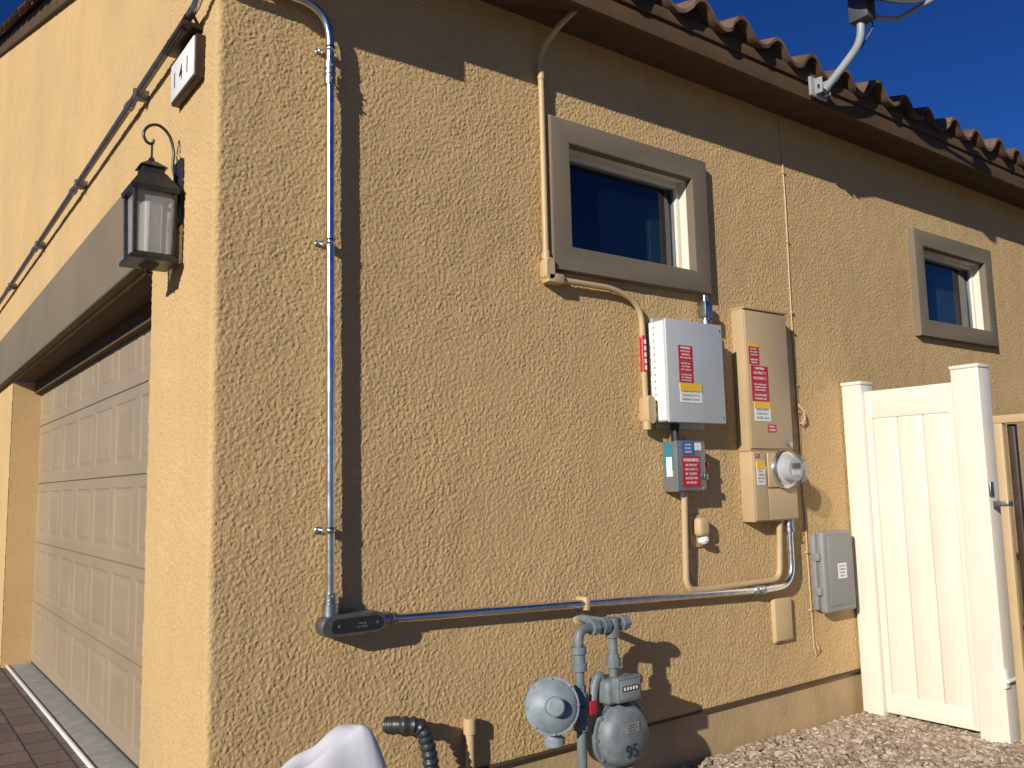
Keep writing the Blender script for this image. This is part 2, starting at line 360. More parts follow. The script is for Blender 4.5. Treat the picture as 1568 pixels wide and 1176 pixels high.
pyd("roof_back",[(-.05,7.3,6.08),(15.2,7.3,6.08),(15.2,14.9,3.45),(-.05,14.9,3.45)],[(0,1,2,3)],'tile',house)

# ---------------------------------------------------------------- GROUND
pyd("ground",[(-300,-300,-.06),(300,-300,-.06),(300,300,-.06),(-300,300,-.06)],[(0,1,2,3)],'earth')
pyd("paver_driveway",[(-9,-.4,.0),(.035,-.4,.0),(.035,9,.0),(-9,9,.0)],[(0,1,2,3)],'paver')
box("concrete_threshold",(.05,.5,-.05),(.6,5.2,.012),'concrete',None,.004)
box("driveway_edging",(.036,.4,-.05),(.049,5.2,.02),'lwhite',None,.002)
def pebbles(name,x0,x1,y0,y1,n,seed,smin=.010,smax=.024):
    rng=np.random.default_rng(seed)
    bm=bmesh.new(); bmesh.ops.create_icosphere(bm,subdivisions=1,radius=1)
    bv=np.array([v.co[:] for v in bm.verts]); bf=np.array([[v.index for v in f.verts] for f in bm.faces]); bm.free()
    nv=len(bv); V=[];Fc=[]
    for i in range(n):
        s=rng.uniform(smin,smax)*np.array([rng.uniform(.8,1.4),rng.uniform(.7,1.1),rng.uniform(.5,.85)])
        v=bv*s*(1+rng.uniform(-.16,.16,(nv,1)))
        a=rng.uniform(0,6.28); t=rng.uniform(-.5,.5); ca,sa=math.cos(a),math.sin(a); ct,st=math.cos(t),math.sin(t)
        Rz=np.array([[ca,-sa,0],[sa,ca,0],[0,0,1]]); Rx=np.array([[1,0,0],[0,ct,-st],[0,st,ct]])
        v=v@(Rz@Rx).T
        x=rng.uniform(x0,x1);y=rng.uniform(y0,y1)
        z=.002+.012*math.sin(x*3.1+y*2)+.010*math.sin(y*7-x)+rng.uniform(0,.016)
        V.append(v+np.array([x,y,z])); Fc.append(bf+i*nv)
    V=np.concatenate(V);Fc=np.concatenate(Fc)
    me=bpy.data.meshes.new(name); me.from_pydata(V.tolist(),[],Fc.tolist()); me.update()
    return me
gr=empty("gravel_bed")
pyd("gravel_base",[(.05,-5,-.012),(12,-5,-.012),(12,.03,-.012),(.05,.03,-.012)],[(0,1,2,3)],'earth',gr)
link("gravel_pebbles",pebbles("gp",1.6,4.4,-1.1,.0,9000,1,.009,.023),'pebble',gr,True)
link("gravel_pebbles_outer",pebbles("gp2",.1,7,-2.6,.0,7000,2),'pebble',gr,True)

# ---------------------------------------------------------------- EMT conduit run
e=empty("metal_conduit"); r=.0155
sweep("front_run",[(-.045,7.2,2.985),(-.045,.14,2.985)],r,'emtg',e,20)
path=fillet([(-.045,.1395,2.985),(-.045,.10,2.985),(-.045,-.045,3.05),(.393,-.045,3.05),(.398,-.045,.93)],[.02,.07,.13],n=8)
sweep("riser",path,r,'emt',e,24)
def coupling(nm,p,d,L_=.05,rr=.021,m='emtd'):
    p=Vector(p);d=Vector(d).normalized()
    _lathe(nm,p-d*L_/2,d,[(0,rr*.8),(0,rr),(L_*.3,rr),(L_*.3,rr*.9),(L_*.45,rr*.9),(L_*.45,rr*1.08),(L_*.55,rr*1.08),(L_*.55,rr*.9),(L_*.7,rr*.9),(L_*.7,rr),(L_,rr),(L_,rr*.8)],m,e,24)
    for t in (-.3,.3):
        c=p+d*L_*t; rod(nm+"_screw%d"%(t>0),c+Vector((0,-rr*.7,0)),c+Vector((0,-rr*1.35,0)),.004,m,e,8)
coupling("coupling_top",(.3935,-.045,2.80),(0,0,1),.085)
coupling("connector_bottom",(.398,-.045,.925),(0,0,1),.05)
def strap(nm,x,z):
    n=12; pts=[]
    for k in range(n+1):
        a=math.pi*(k/n); pts.append((x+.0175*math.cos(a),-.045-.0175*math.sin(a)))
    pts=[(x+.0175,-.004)]+pts+[(x-.0175,-.006),(x-.04,-.004)]
    vs=[];fs=[]
    for i,(px,py) in enumerate(pts): vs+=[(px,py,z-.011),(px,py,z+.011)]
    for i in range(len(pts)-1): fs.append((2*i,2*i+1,2*i+3,2*i+2))
    ob=pyd(nm,vs,fs,'emt',e,True); md=ob.modifiers.new("s",'SOLIDIFY'); md.thickness=.0025
    rod(nm+"_screw",(x-.033,-.004,z),(x-.033,-.014,z),.006,'emt',e,8)
strap("strap_a",.395,2.895); strap("strap_b",.3965,2.172); strap("strap_c",.398,1.16)
for i,y in enumerate((.9,2.2,3.6,5.0)):
    coupling("front_coupling_%d"%i,(-.045,y+.15,2.985),(0,1,0),.06,.019)
    box("front_strap_%d"%i,(-.064,y,2.955),(-.0,y+.02,3.006),'emtg',e,.004)
def LB(nm,a,b,w,dpt,m,par):
    a=Vector(a);b=Vector(b);d=(b-a).normalized(); s=Vector((-d.z,0,d.x))
    vs=[];fs=[];ring=[]; n=10
    for k in range(n+1):
        t=-math.pi/2+math.pi*k/n; ring.append((b,math.cos(t),math.sin(t)))
    for k in range(n+1):
        t=math.pi/2+math.pi*k/n; ring.append((a,math.cos(t),math.sin(t)))
    N_=len(ring); prof=[(-dpt,.80),(-dpt,.93),(-dpt+.004,1.0),(-dpt*.35,1.0),(-dpt*.2,.8),(-.004,.7)]
    for yy,sc in prof:
        for c,cs,sn in ring: vs.append(c+(d*cs+s*sn)*(w/2)*sc+Vector((0,yy,0)))
    for i in range(len(prof)-1):
        for k in range(N_): fs.append((i*N_+k,i*N_+(k+1)%N_,(i+1)*N_+(k+1)%N_,(i+1)*N_+k))
    fs.append(tuple(range(N_)))
    ob=pyd(nm,vs,fs,m,par,True)
    bm=bmesh.new(); bm.from_mesh(ob.data); bmesh.ops.recalc_face_normals(bm,faces=bm.faces); bm.to_mesh(ob.data); bm.free()
    return ob
LB("conduit_body",(.385,0,.842),(.555,0,.842),.070,.085,'emtg',e)
rod("conduit_body_hub",(.398,-.045,.86),(.398,-.045,.915),.027,'emtd',e)
LB("conduit_body_cover",(.405,0,.842),(.55,0,.842),.048,.0885,'black',e)
text("cover_text","TYPE LB",(.495,-.0895,.842),.0085,'plasticgrey',e,align='CENTER')
text("cover_text_b","1 IN  COVER",(.495,-.0895,.832),.007,'plasticgrey',e,align='CENTER')
rod("cover_screw_a",(.41,-.085,.842),(.41,-.0905,.842),.005,'emt',e,8); rod("cover_screw_b",(.553,-.085,.842),(.553,-.0905,.842),.005,'emt',e,8)
rod("conduit_body_hub2",(.575,-.045,.842),(.615,-.045,.841),.026,'emtd',e)
coupling("connector_h",(.625,-.045,.84),(1,0,-.04),.05)
hp=fillet([(.61,-.045,.841),(2.72,-.045,.752),(2.945,-.055,.76),(2.945,-.055,1.09)],[.03,.17],n=10)
sweep("lower_run",hp,.0165,'emt',e,24)
coupling("coupling_h",(2.68,-.045,.755),(1,0,-.04),.08,.023)
coupling("connector_panel",(2.945,-.055,1.06),(0,0,1),.07,.024)
box("strap_h",(1.53,-.066,.775),(1.552,-.0,.83),'tanmetal',e,.004)

# ---------------------------------------------------------------- tan conduits
t=empty("tan_electrical_conduit"); rr=.0135
sweep("upper_run",fillet([(1.50,-.16,3.36),(1.45,-.12,3.30),(1.395,-.032,3.20),(1.395,-.032,2.24)],[.03,.12],n=8),rr,'tanmetal',t)
_lathe("coupling",(1.395,-.032,3.06),(0,0,1),[(0,.016),(.06,.016)],'tanmetal',t,16)
LB("elbow_body",(1.398,0,2.235),(1.398,0,2.185),.046,.06,'tanmetal',t)
box("elbow_box",(1.385,-.06,2.150),(1.475,-.005,2.192),'tanmetal',t,.008)
_lathe("elbow_collar",(1.395,-.032,2.25),(0,0,1),[(0,.018),(.035,.018),(.04,.014)],'tanmetal',t,16)
sweep("mid_run",fillet([(1.46,-.032,2.172),(1.80,-.032,2.172),(1.955,-.032,2.11),(1.958,-.032,1.66)],[.12,.10],n=8),rr,'tanmetal',t)
_lathe("conduit_red_label",(1.957,-.032,1.80),(0,0,1),[(0,.0145),(.17,.0145)],'red',t,16)
for i in range(5): box("conduit_label_print%d"%i,(1.951,-.0473,1.81+i*.03),(1.963,-.0462,1.83+i*.03),'lwhite',t)
LB("lower_body",(1.962,0,1.665),(1.962,0,1.585),.05,.07,'tanmetal',t)
rod("lower_body_nipple",(1.97,-.04,1.60),(2.05,-.04,1.60),.016,'tanmetal',t)
rod("lower_body_nut",(1.955,-.04,1.535),(1.955,-.04,1.57),.02,'tanmetal',t)
t2=empty("tan_electrical_conduit")
sweep("meter_run",fillet([(2.17,-.05,1.26),(2.17,-.035,.80),(2.30,-.03,.79),(2.75,-.03,.79),(2.875,-.03,.79),(2.875,-.05,1.10)],[.12,.03,.02,.1],n=8),.015,'tanmetal',t2)
_lathe("collar",(2.17,-.045,1.215),(0,0,1),[(0,.018),(.04,.018)],'emtd',t2,16)

# ---------------------------------------------------------------- combiner / ac box
c=empty("solar_combiner_box")
bx0,bx1,bz0,bz1,by=2.015,2.405,1.565,2.045,-.125
box("enclosure",(bx0,by+.006,bz0+.005),(bx1,-.015,bz1-.005),'grey',c,.004)
box("cover",(bx0-.003,by,bz0),(bx1+.003,by+.012,bz1),'grey',c,.005,3)
box("mounting_plate",(bx0+.03,-.0149,bz0-.02),(bx1-.03,-.003,bz1+.02),'grey',c)
box("side_strip",(bx0-.0035,by+.015,bz0+.012),(bx0-.0005,-.018,bz1-.012),'lwhite',c)
for i in range(14):
    z=bz0+.035+i*.0315
    rod("vent_hole_%d"%i,(bx0-.0037,-.05,z),(bx0-.0046,-.05,z),.0045,'greyd',c,10)
for zz in (bz0+.03,bz1-.03): rod("cover_screw_%d"%int(zz*100),(bx1-.02,by+.001,zz),(bx1-.02,by-.003,zz),.006,'emt',c,8)
label("warning_label_upper",2.09,2.185,1.855,1.925,by-.0008,'red',c,3,head="WARNING")
label("warning_label_lower",2.09,2.185,1.800,1.852,by-.0008,'red',c,3)
label("warning_label_third",2.09,2.185,1.752,1.797,by-.0008,'red',c,3)
label("rating_label",2.09,2.24,1.658,1.746,by-.0008,'lwhite',c,4,tm='ink')
box("rating_label_header",(2.09,by-.0040,1.712),(2.24,by-.0022,1.748),'yellow',c)
rod("top_connector",(2.37,-.06,2.045),(2.37,-.06,2.075),.026,'emtd',c)
rod("top_nipple",(2.37,-.06,2.07),(2.37,-.06,2.20),.0155,'emt',c)
box("top_nipple_fitting",(2.345,-.085,2.09),(2.40,-.03,2.17),'emtd',c,.006)
rod("bottom_nipple",(2.13,-.05,1.48),(2.13,-.05,1.566),.022,'black',c)
s=empty("ac_disconnect_switch")
sx0,sx1,sz0,sz1,sy=2.085,2.275,1.25,1.485,-.095
box("enclosure",(sx0,sy+.004,sz0),(sx1,-.004,sz1-.003),'greyd',s,.004)
box("cover",(sx0-.002,sy,sz0+.004),(sx1+.003,sy+.02,sz1),'greyd',s,.004)
box("side_label",(sx0-.0042,sy+.026,sz0+.10),(sx0-.0002,-.016,sz1-.015),'teal',s)
box("side_label_white",(sx0-.0046,sy+.03,sz0+.07),(sx0-.0002,-.03,sz0+.16),'lwhite',s)
label("blue_label",2.12,2.20,1.420,1.478,sy-.0008,'blue',s,3)
label("warning_label",2.115,2.235,1.272,1.415,sy-.0008,'red',s,5,head="WARNING")
box("rating_strip",(2.205,sy-.0018,1.44),(2.25,sy-.0006,1.475),'lwhite',s)
rod("lever_pivot",(sx1,-.05,1.37),(sx1+.03,-.05,1.37),.014,'greyd',s)
box("lever",(sx1+.028,-.085,1.36),(sx1+.038,-.02,1.385),'red',s,.003)
box("lever_arm",(sx1+.010,-.07,1.28),(sx1+.020,-.05,1.40),'emtd',s,.002)
for z in (1.262,1.47): rod("cover_screw_%d"%int(z*100),(sx1-.012,sy,z),(sx1-.012,sy-.004,z),.005,'emt',s,8)
box("padlock_hasp",(sx1-.02,sy-.012,1.30),(sx1+.004,sy,1.33),'emtd',s,.003)

# ---------------------------------------------------------------- meter panel
p=empty("electric_meter_panel")
px0,px1,py=2.635,2.985,-.085
box("upper_cabinet",(px0,py+.008,1.44),(px1,-.002,2.165),'paneltan',p,.004)
box("upper_door",(px0+.004,py,1.452),(px1-.004,py+.0078,2.155),'paneltan',p,.003)
box("top_cap",(px0-.004,py-.006,2.163),(px1+.006,-.001,2.172),'paneltan',p,.002)
box("lower_cabinet",(px0+.004,py+.004,1.088),(px1+.002,-.002,1.439),'paneltan',p,.004)
box("lower_cover_left",(px0+.008,py-.004,1.095),(2.745,py+.0038,1.432),'paneltan',p,.003)
box("lower_cover_right",(2.75,py-.004,1.095),(px1,py+.0038,1.25),'paneltan',p,.003)
box("meter_cover",(2.75,py-.010,1.255),(px1,py+.0038,1.432),'paneltan',p,.008)
box("door_latch",(px1-.05,py-.008,1.46),(px1-.02,py-.0005,1.49),'emtd',p,.002)
label("warning_label",2.655,2.735,1.915,1.985,py-.0008,'red',p,4)
box("warning_label_header",(2.655,py-.0035,1.968),(2.735,py-.0018,1.985),'yellow',p)
label("solar_label",2.655,2.735,1.878,1.912,py-.0008,'red',p,2)
label("caution_label",2.665,2.80,1.79,1.872,py-.0008,'red',p,2,head="CAUTION")
label("caution_label_lower",2.665,2.80,1.738,1.787,py-.0008,'red',p,3)
label("caution_label_third",2.665,2.80,1.692,1.735,py-.0008,'red',p,2)
label("system_label",2.675,2.805,1.59,1.688,py-.0008,'lwhite',p,4,tm='ink')
box("system_label_header",(2.675,py-.0035,1.655),(2.805,py-.0018,1.688),'yellow',p)
label("small_red_label",2.775,2.845,1.535,1.575,py-.0008,'red',p,2)
label("lower_label",2.66,2.725,1.27,1.39,py-.0048,'lwhite',p,6,tm='ink')
box("lower_label_header",(2.66,py-.0085,1.35),(2.725,py-.0062,1.39),'yellow',p)
label("bottom_red_label",2.655,2.69,1.405,1.425,py-.0048,'red',p,1)
mc=(2.868,py-.01,1.345)
_lathe("meter_ring",mc,(0,-1,0),[(0,.096),(.022,.096),(.028,.090),(.028,.080)],'emt',p,40)
_lathe("meter_base",mc,(0,-1,0),[(.0,.078),(.03,.078),(.032,.05)],'lwhite',p,40)
_lathe("meter_body",mc,(0,-1,0),[(.03,.062),(.075,.062),(.078,.058),(.078,.001)],'grey',p,40)
_lathe("meter_glass_dome",mc,(0,-1,0),[(.028,.079),(.10,.074),(.115,.066),(.12,.04),(.121,.002)],'mglass',p,40)
box("meter_display",(mc[0]-.035,mc[1]-.0805,mc[2]+.004),(mc[0]+.035,mc[1]-.0785,mc[2]+.03),'ink',p)
box("meter_nameplate",(mc[0]-.035,mc[1]-.0805,mc[2]-.03),(mc[0]+.035,mc[1]-.0785,mc[2]-.006),'lwhite',p)
k=empty("tan_vent_cover")
box("cover_plate",(2.245,-.012,.985),(2.345,-.001,1.135),'tanmetal',k,.005)
box("cover_hood",(2.255,-.062,1.035),(2.335,-.010,1.127),'tanmetal',k,.024,5)
_lathe("cover_lens",(2.295,-.04,1.03),(0,-.3,-1),[(0,.028),(.02,.026),(.03,.015)],'white',k,20)
k=empty("blank_junction_cover")
box("back_box",(2.825,-.02,.475),(2.955,-.001,.69),'tanmetal',k,.004)
box("cover_plate",(2.82,-.032,.485),(2.96,-.0195,.695),'tanmetal',k,.006)
k=empty("cable_service_box")
kx0,kx1=3.185,3.475
box("base",(kx0,-.035,.60),(kx1,-.002,1.0),'plasticgrey',k,.01)
box("lid",(kx0+.012,-.078,.585),(kx1+.004,-.034,1.012),'plasticgrey',k,.016,4)
box("lid_rib",(kx0+.05,-.083,.62),(kx1-.03,-.077,.985),'plasticgrey',k,.003)
box("latch_upper",(kx0-.006,-.06,.86),(kx0+.02,-.02,.90),'plasticgrey',k,.004); box("latch_lower",(kx0-.006,-.06,.68),(kx0+.02,-.02,.72),'plasticgrey',k,.004)
label("lid_label",3.31,3.39,.76,.84,-.0838,'lwhite',k,4,tm='ink')
k=empty("wall_cable")
pts=[(3.155,-.006,3.345)]
z=3.3
while z>.4:
    pts.append((3.152+.004*math.sin(z*5)+(.01 if z<1.2 else 0),-.006,z)); z-=.08
pts+=[(3.175,-.01,.37),(3.19,-.02,.40),(3.18,-.01,.44)]
sweep("cable",pts,.0042,'tanmetal',k,8)
for i,z in enumerate((3.0,2.6,2.2,1.8,1.65,1.4,.9,.6)): box("cable_clip_%d"%i,(3.143,-.014,z),(3.163,-.001,z+.012),'tanmetal',k,.002)
sweep("cable_loop",[(3.153,-.008,1.70),(3.17,-.03,1.66),(3.178,-.03,1.62),(3.165,-.02,1.59),(3.153,-.008,1.60)],.006,'tanmetal',k,8)

# ---------------------------------------------------------------- gas meter
g=empty("gas_meter")
gy=-.20; ZT=.735
sweep("riser_pipe",[(1.365,gy,-.03),(1.365,gy,.68)],.019,'gas',g)
sweep("top_pipe",fillet([(1.365,gy,.64),(1.365,gy,ZT),(1.45,gy,ZT)],[.05],n=6),.019,'gas',g)
_lathe("shutoff_valve",(1.365,gy,.58),(0,0,1),[(0,.02),(0,.03),(.025,.03),(.03,.024),(.06,.024),(.065,.03),(.09,.03),(.09,.02)],'gas',g,20)
_lathe("union_a",(1.43,gy,ZT),(1,0,0),[(0,.02),(0,.032),(.03,.032),(.032,.026),(.055,.026),(.055,.034),(.085,.034),(.085,.02)],'gas',g,8)
rod("cross_pipe",(1.50,gy,ZT),(1.60,gy,ZT),.021,'gas',g)
_lathe("tee",(1.545,gy,ZT-.05),(0,0,1),[(0,.02),(0,.029),(.075,.029),(.075,.02)],'gas',g,16)
_lathe("tee_cap",(1.59,gy,ZT),(1,0,0),[(0,.022),(0,.03),(.035,.03),(.035,.01)],'gas',g,8)
sweep("wall_pipe",[(1.545,gy,ZT+.004),(1.545,.0,ZT+.004)],.017,'gas',g)
_lathe("wall_escutcheon",(1.545,-.001,ZT+.004),(0,-1,0),[(0,.033),(.006,.031),(.01,.02)],'tanmetal',g,20)
rod("meter_outlet_pipe",(1.545,gy,.50),(1.545,gy,.70),.018,'gas',g)
_lathe("outlet_union",(1.545,gy,.57),(0,0,1),[(0,.02),(0,.03),(.035,.03),(.035,.024),(.05,.024),(.05,.02)],'gas',g,8)
sweep("inlet_pipe",fillet([(1.365,gy,.42),(1.42,gy,.42),(1.44,gy,.52),(1.47,gy,.56),(1.48,gy,.50)],[.03,.03,.03],n=4),.018,'gas',g)
_lathe("inlet_union",(1.365,gy,.455),(0,0,1),[(0,.02),(0,.031),(.04,.031),(.045,.024),(.07,.024),(.07,.02)],'gas',g,8)
_lathe("riser_tee",(1.365,gy,.36),(0,0,1),[(0,.02),(0,.03),(.09,.03),(.09,.02)],'gas',g,16)
gc=(1.55,gy,.315)
_lathe("meter_case_back",(gc[0],gy+.09,gc[2]),(0,-1,0),[(0,.06),(.008,.105),(.03,.125),(.085,.130),(.09,.130)],'gas',g,40)
_lathe("meter_case_front",(gc[0],gy,gc[2]),(0,-1,0),[(0,.128),(.012,.128),(.013,.138),(.025,.138),(.026,.125),(.05,.118),(.07,.105),(.085,.085),(.090,.001)],'gas',g,40)
for i in range(10):
    a=2*math.pi*i/10; rod("case_bolt_%d"%i,(gc[0]+.131*math.cos(a),gy-.02,gc[2]+.131*math.sin(a)),(gc[0]+.131*math.cos(a),gy-.034,gc[2]+.131*math.sin(a)),.007,'gas',g,6)
box("meter_head",(1.455,gy-.06,.44),(1.635,gy+.06,.535),'gas',g,.02,4)
box("index_housing",(1.475,gy-.095,.452),(1.605,gy-.055,.548),'gas',g,.008,3)
box("index_plate",(1.487,gy-.0975,.466),(1.593,gy-.0945,.535),'plasticgrey',g,.001)
box("index_face",(1.497,gy-.0995,.495),(1.583,gy-.0970,.515),'ink',g)
for i in range(5): box("index_digit_%d"%i,(1.503+i*.016,gy-.1005,.499),(1.512+i*.016,gy-.0992,.511),'lwhite',g)
text("meter_number","95",(1.54,gy-.0925,.245),.07,'ink',g,align='CENTER')
label("case_plate",1.515,1.585,.335,.372,gy-.0905,'plasticgrey',g,3,tm='ink')
rc=Vector((1.215,gy-.01,.475)); ax=Vector((-.45,-.85,.18)).normalized()
_lathe("regulator_diaphragm",rc-ax*.03,ax,[(0,.04),(.005,.085),(.02,.098),(.03,.098),(.031,.104),(.04,.104),(.041,.096),(.055,.085),(.07,.05),(.075,.036),(.11,.034),(.115,.028),(.115,.001)],'gasl',g,36)
rod("regulator_body",rc-ax*.02,(1.335,gy+.0,.455),.028,'gasl',g)
_lathe("regulator_valve",(1.24,gy+.02,.40),(.1,0,-1),[(0,.03),(.05,.03),(.055,.04),(.075,.04),(.075,.01)],'gasl',g,20)
for i in range(8):
    a=2*math.pi*i/8; u=ax.orthogonal().normalized(); w=ax.cross(u); q_=rc+(u*math.cos(a)+w*math.sin(a))*.098
    rod("regulator_bolt_%d"%i,q_+ax*.0,q_+ax*.018,.006,'gasl',g,6)
box("meter_tag",(1.375,gy-.045,.42),(1.41,gy-.038,.47),'red',g,.002)

# ---------------------------------------------------------------- hose, pipe, cover
pts=fillet([(.635,.0,.468),(.665,-.07,.478),(.725,-.09,.470),(.745,-.11,.37),(.76,-.13,.02)],[.04,.05,.07],n=10)
dense=[]
for a,b in zip(pts,pts[1:]):
    n=max(1,int((b-a).length/.004))
    for k in range(n): dense.append(a+(b-a)*k/n)
rad=[.027+.0032*math.sin(i*1.25) for i in range(len(dense))]
hz=empty("corrugated_hose"); sweep("hose",dense,rad,'rubber',hz,20)
hz=empty("drain_pipe"); rod("pipe",(.965,-.03,-.02),(.965,-.03,.40),.017,'tanmetal',hz)
_lathe("pipe_cap",(.965,-.03,.385),(0,0,1),[(0,.018),(0,.024),(.05,.024),(.055,.020),(.055,.002)],'tanmetal',hz,16)
# loose white fabric cover: sloping top rising to a soft corner, hanging sides
cv=empty("white_fabric_cover"); vs=[];fs=[]; nu,nv_=110,60
profx=[-.30,-.27,-.22,-.10,0,.06,.085,.105,.125,.145,.165,.19,.205,.215]
profz=[.02,.43,.62,.668,.705,.733,.740,.730,.700,.655,.60,.49,.30,.02]
for i in range(nu+1):
    s_=i/nu
    x=-.30+.515*s_
    zt=float(np.interp(x,profx,profz))
    for j in range(nv_+1):
        yn=(j/nv_)*2-1; dy=.15*yn
        a=min(1,max(0,(abs(dy)-.035)/.115)); e_=1-(a*a*(3-2*a))
        z=.02+(zt-.02)*e_**.55
        z+=.007*math.sin(24*x+9*dy)*math.cos(34*dy+6*x)+.004*math.sin(60*x-40*dy)
        vs.append((x+.012*math.sin(14*z+22*dy)*a,-.86+dy+.012*math.sin(40*x+3*z)*a*(1 if dy>0 else -1),max(z,.005)))
W_=nv_+1
for i in range(nu):
    for j in range(nv_): fs.append((i*W_+j,(i+1)*W_+j,(i+1)*W_+j+1,i*W_+j+1))
ob=pyd("cover_cloth",vs,fs,'cloth',cv,False)
for p_ in ob.data.polygons: p_.use_smooth=True
sm_=ob.modifiers.new("smooth",'SMOOTH'); sm_.factor=.5; sm_.iterations=4

# ---------------------------------------------------------------- vinyl gate
v=empty("vinyl_gate"); gx=3.57
def post(nm,y0,y1,z1):
    box(nm,(gx,y0,-.05),(gx+.127,y1,z1-.02),'gate',v,.006,3)
    box(nm+"_cap",(gx-.004,y0-.004,z1-.0195),(gx+.131,y1+.004,z1),'gate',v,.005,3)
post("hinge_post",-.13,-.012,1.835); post("latch_post",-.775,-.635,1.855)
box("top_rail",(gx+.03,-.632,1.62),(gx+.085,-.133,1.775),'gate',v,.006,3)
box("bottom_rail",(gx+.03,-.632,.03),(gx+.085,-.133,.13),'gate',v,.006,3)
box("stile_left",(gx+.028,-.170,.05),(gx+.087,-.1325,1.765),'gate',v,.005)
box("stile_right",(gx+.028,-.632,.05),(gx+.087,-.595,1.765),'gate',v,.005)
nb=3; bw=(.595-.170)/nb
for i in range(nb):
    box("board_%d"%i,(gx+.036,-.17-bw*(i+1)+.002,.12),(gx+.072,-.17-bw*i-.002,1.63),'gate',v,.006,2)
box("hinge_upper",(gx+.002,-.787,1.19),(gx+.04,-.776,1.26),'emtd',v,.003)
box("latch_body",(gx-.02,-.79,.27),(gx+.03,-.776,.36),'white',v,.006)
rod("latch_bar",(gx-.03,-.80,.31),(gx+.06,-.80,.31),.010,'white',v)
f=empty("metal_yard_gate")
box("frame_post",(gx+.01,-.86,-.05),(gx+.05,-.82,1.545),'tanmetal',f,.004)
box("frame_top",(gx+.01,-2.2,1.545),(gx+.05,-.82,1.585),'tanmetal',f,.004)
box("frame_bottom",(gx+.01,-2.2,.06),(gx+.05,-.861,.10),'tanmetal',f,.004)
box("frame_end",(gx+.01,-2.24,-.05),(gx+.05,-2.201,1.585),'tanmetal',f,.004)
box("hinge_strap",(gx+.004,-.862,1.14),(gx+.056,-.79,1.165),'emtd',f,.003)
box("lock_post",(gx+.052,-.90,-.05),(gx+.085,-.866,1.54),'bronze',f,.003)
for i in range(9): box("picket_%d"%i,(gx+.022,-.99-i*.135,.10),(gx+.038,-.974-i*.135,1.545),'bronze',f,.002)

# ---------------------------------------------------------------- lantern
l=empty("wall_lantern"); lx,ly=-.105,.40
def frust(nm,z0,z1,w0,w1,m):
    vs=[]
    for z,w in ((z0,w0),(z1,w1)):
        for sx,sy_ in ((-1,-1),(1,-1),(1,1),(-1,1)): vs.append((lx+sx*w/2,ly+sy_*w/2,z))
    return pyd(nm,vs,[(3,2,1,0),(4,5,6,7),(0,1,5,4),(1,2,6,5),(2,3,7,6),(3,0,4,7)],m,l)
frust("bottom_plate",2.120,2.134,.165,.165,'black'); frust("bottom_step",2.134,2.150,.15,.135,'black'); frust("bottom_boss",2.100,2.120,.03,.06,'black')
_lathe("bottom_finial",(lx,ly,2.080),(0,0,1),[(0,.003),(.006,.010),(.014,.006),(.02,.01)],'black',l,12)
w0,w1=.128,.138
for sx in (-1,1):
    for sy_ in (-1,1):
        rod("corner_bar_%d%d"%(sx,sy_),(lx+sx*w0/2,ly+sy_*w0/2,2.148),(lx+sx*w1/2,ly+sy_*w1/2,2.385),.0085,'black',l,6)
frust("glass_box",2.15,2.385,.118,.128,'lglass')
frust("top_ring",2.375,2.392,.160,.168,'black'); frust("roof",2.392,2.455,.168,.085,'black'); frust("roof_neck",2.455,2.478,.078,.074,'black'); frust("roof_cap",2.478,2.505,.095,.03,'black')
_lathe("top_ball",(lx,ly,2.505),(0,0,1),[(0,.008),(.008,.012),(.016,.008),(.02,.003)],'black',l,12)
_lathe("lamp_tube",(lx,ly,2.15),(0,0,1),[(0,.036),(.19,.036),(.20,.028),(.205,.004)],'white',l,20)
box("wall_plate",(-.016,ly-.05,2.28),(-.001,ly+.05,2.53),'black',l,.008)
pts=[(-.012,ly,2.44),(-.03,ly,2.50),(-.028,ly,2.56),(-.045,ly,2.62),(-.08,ly,2.65),(-.115,ly,2.642),(-.135,ly,2.61),(-.125,ly,2.58),(-.105,ly,2.575),(-.10,ly,2.595)]
sm=[]
P_=[Vector(p_) for p_ in pts]
for i in range(len(P_)-1):
    p0=P_[max(i-1,0)];p1=P_[i];p2=P_[i+1];p3=P_[min(i+2,len(P_)-1)]
    for k in range(6):
        tt=k/6; sm.append(.5*((2*p1)+(p2-p0)*tt+(2*p0-5*p1+4*p2-p3)*tt*tt+(3*p1-p0-3*p2+p3)*tt**3))
sweep("scroll",sm,.0055,'black',l,10)
rod("hanger",(lx,ly,2.515),(lx,ly,2.58),.004,'black',l,8)
rod("arm",(-.012,ly,2.33),(-.05,ly,2.34),.008,'black',l,8)
a_=empty("address_sign")
box("sign_frame",(-.034,.125,2.745),(-.001,.425,2.905),'bronze',a_,.004)  # thin rim, dark colour stands in for the plaque's shaded edge
box("sign_face",(-.040,.133,2.753),(-.033,.417,2.897),'lwhite',a_,.002)
for i,ch in enumerate("141"):
    text("digit_%d"%i,ch,(-.0405,.385-i*.078,2.793),.085,'ink',a_,face='front',bold=.0005)
box("sign_hood",(-.075,.15,2.935),(-.001,.42,2.955),'bronze',a_,.006)
rod("hood_lamp",(-.06,.18,2.932),(-.06,.39,2.932),.010,'bronze',a_,12)
for y in (.17,.38): sweep("hood_scroll_%d"%int(y*100),[(-.005,y,2.94),(-.03,y,2.985),(-.06,y,2.98),(-.07,y,2.95)],.006,'bronze',a_,8)

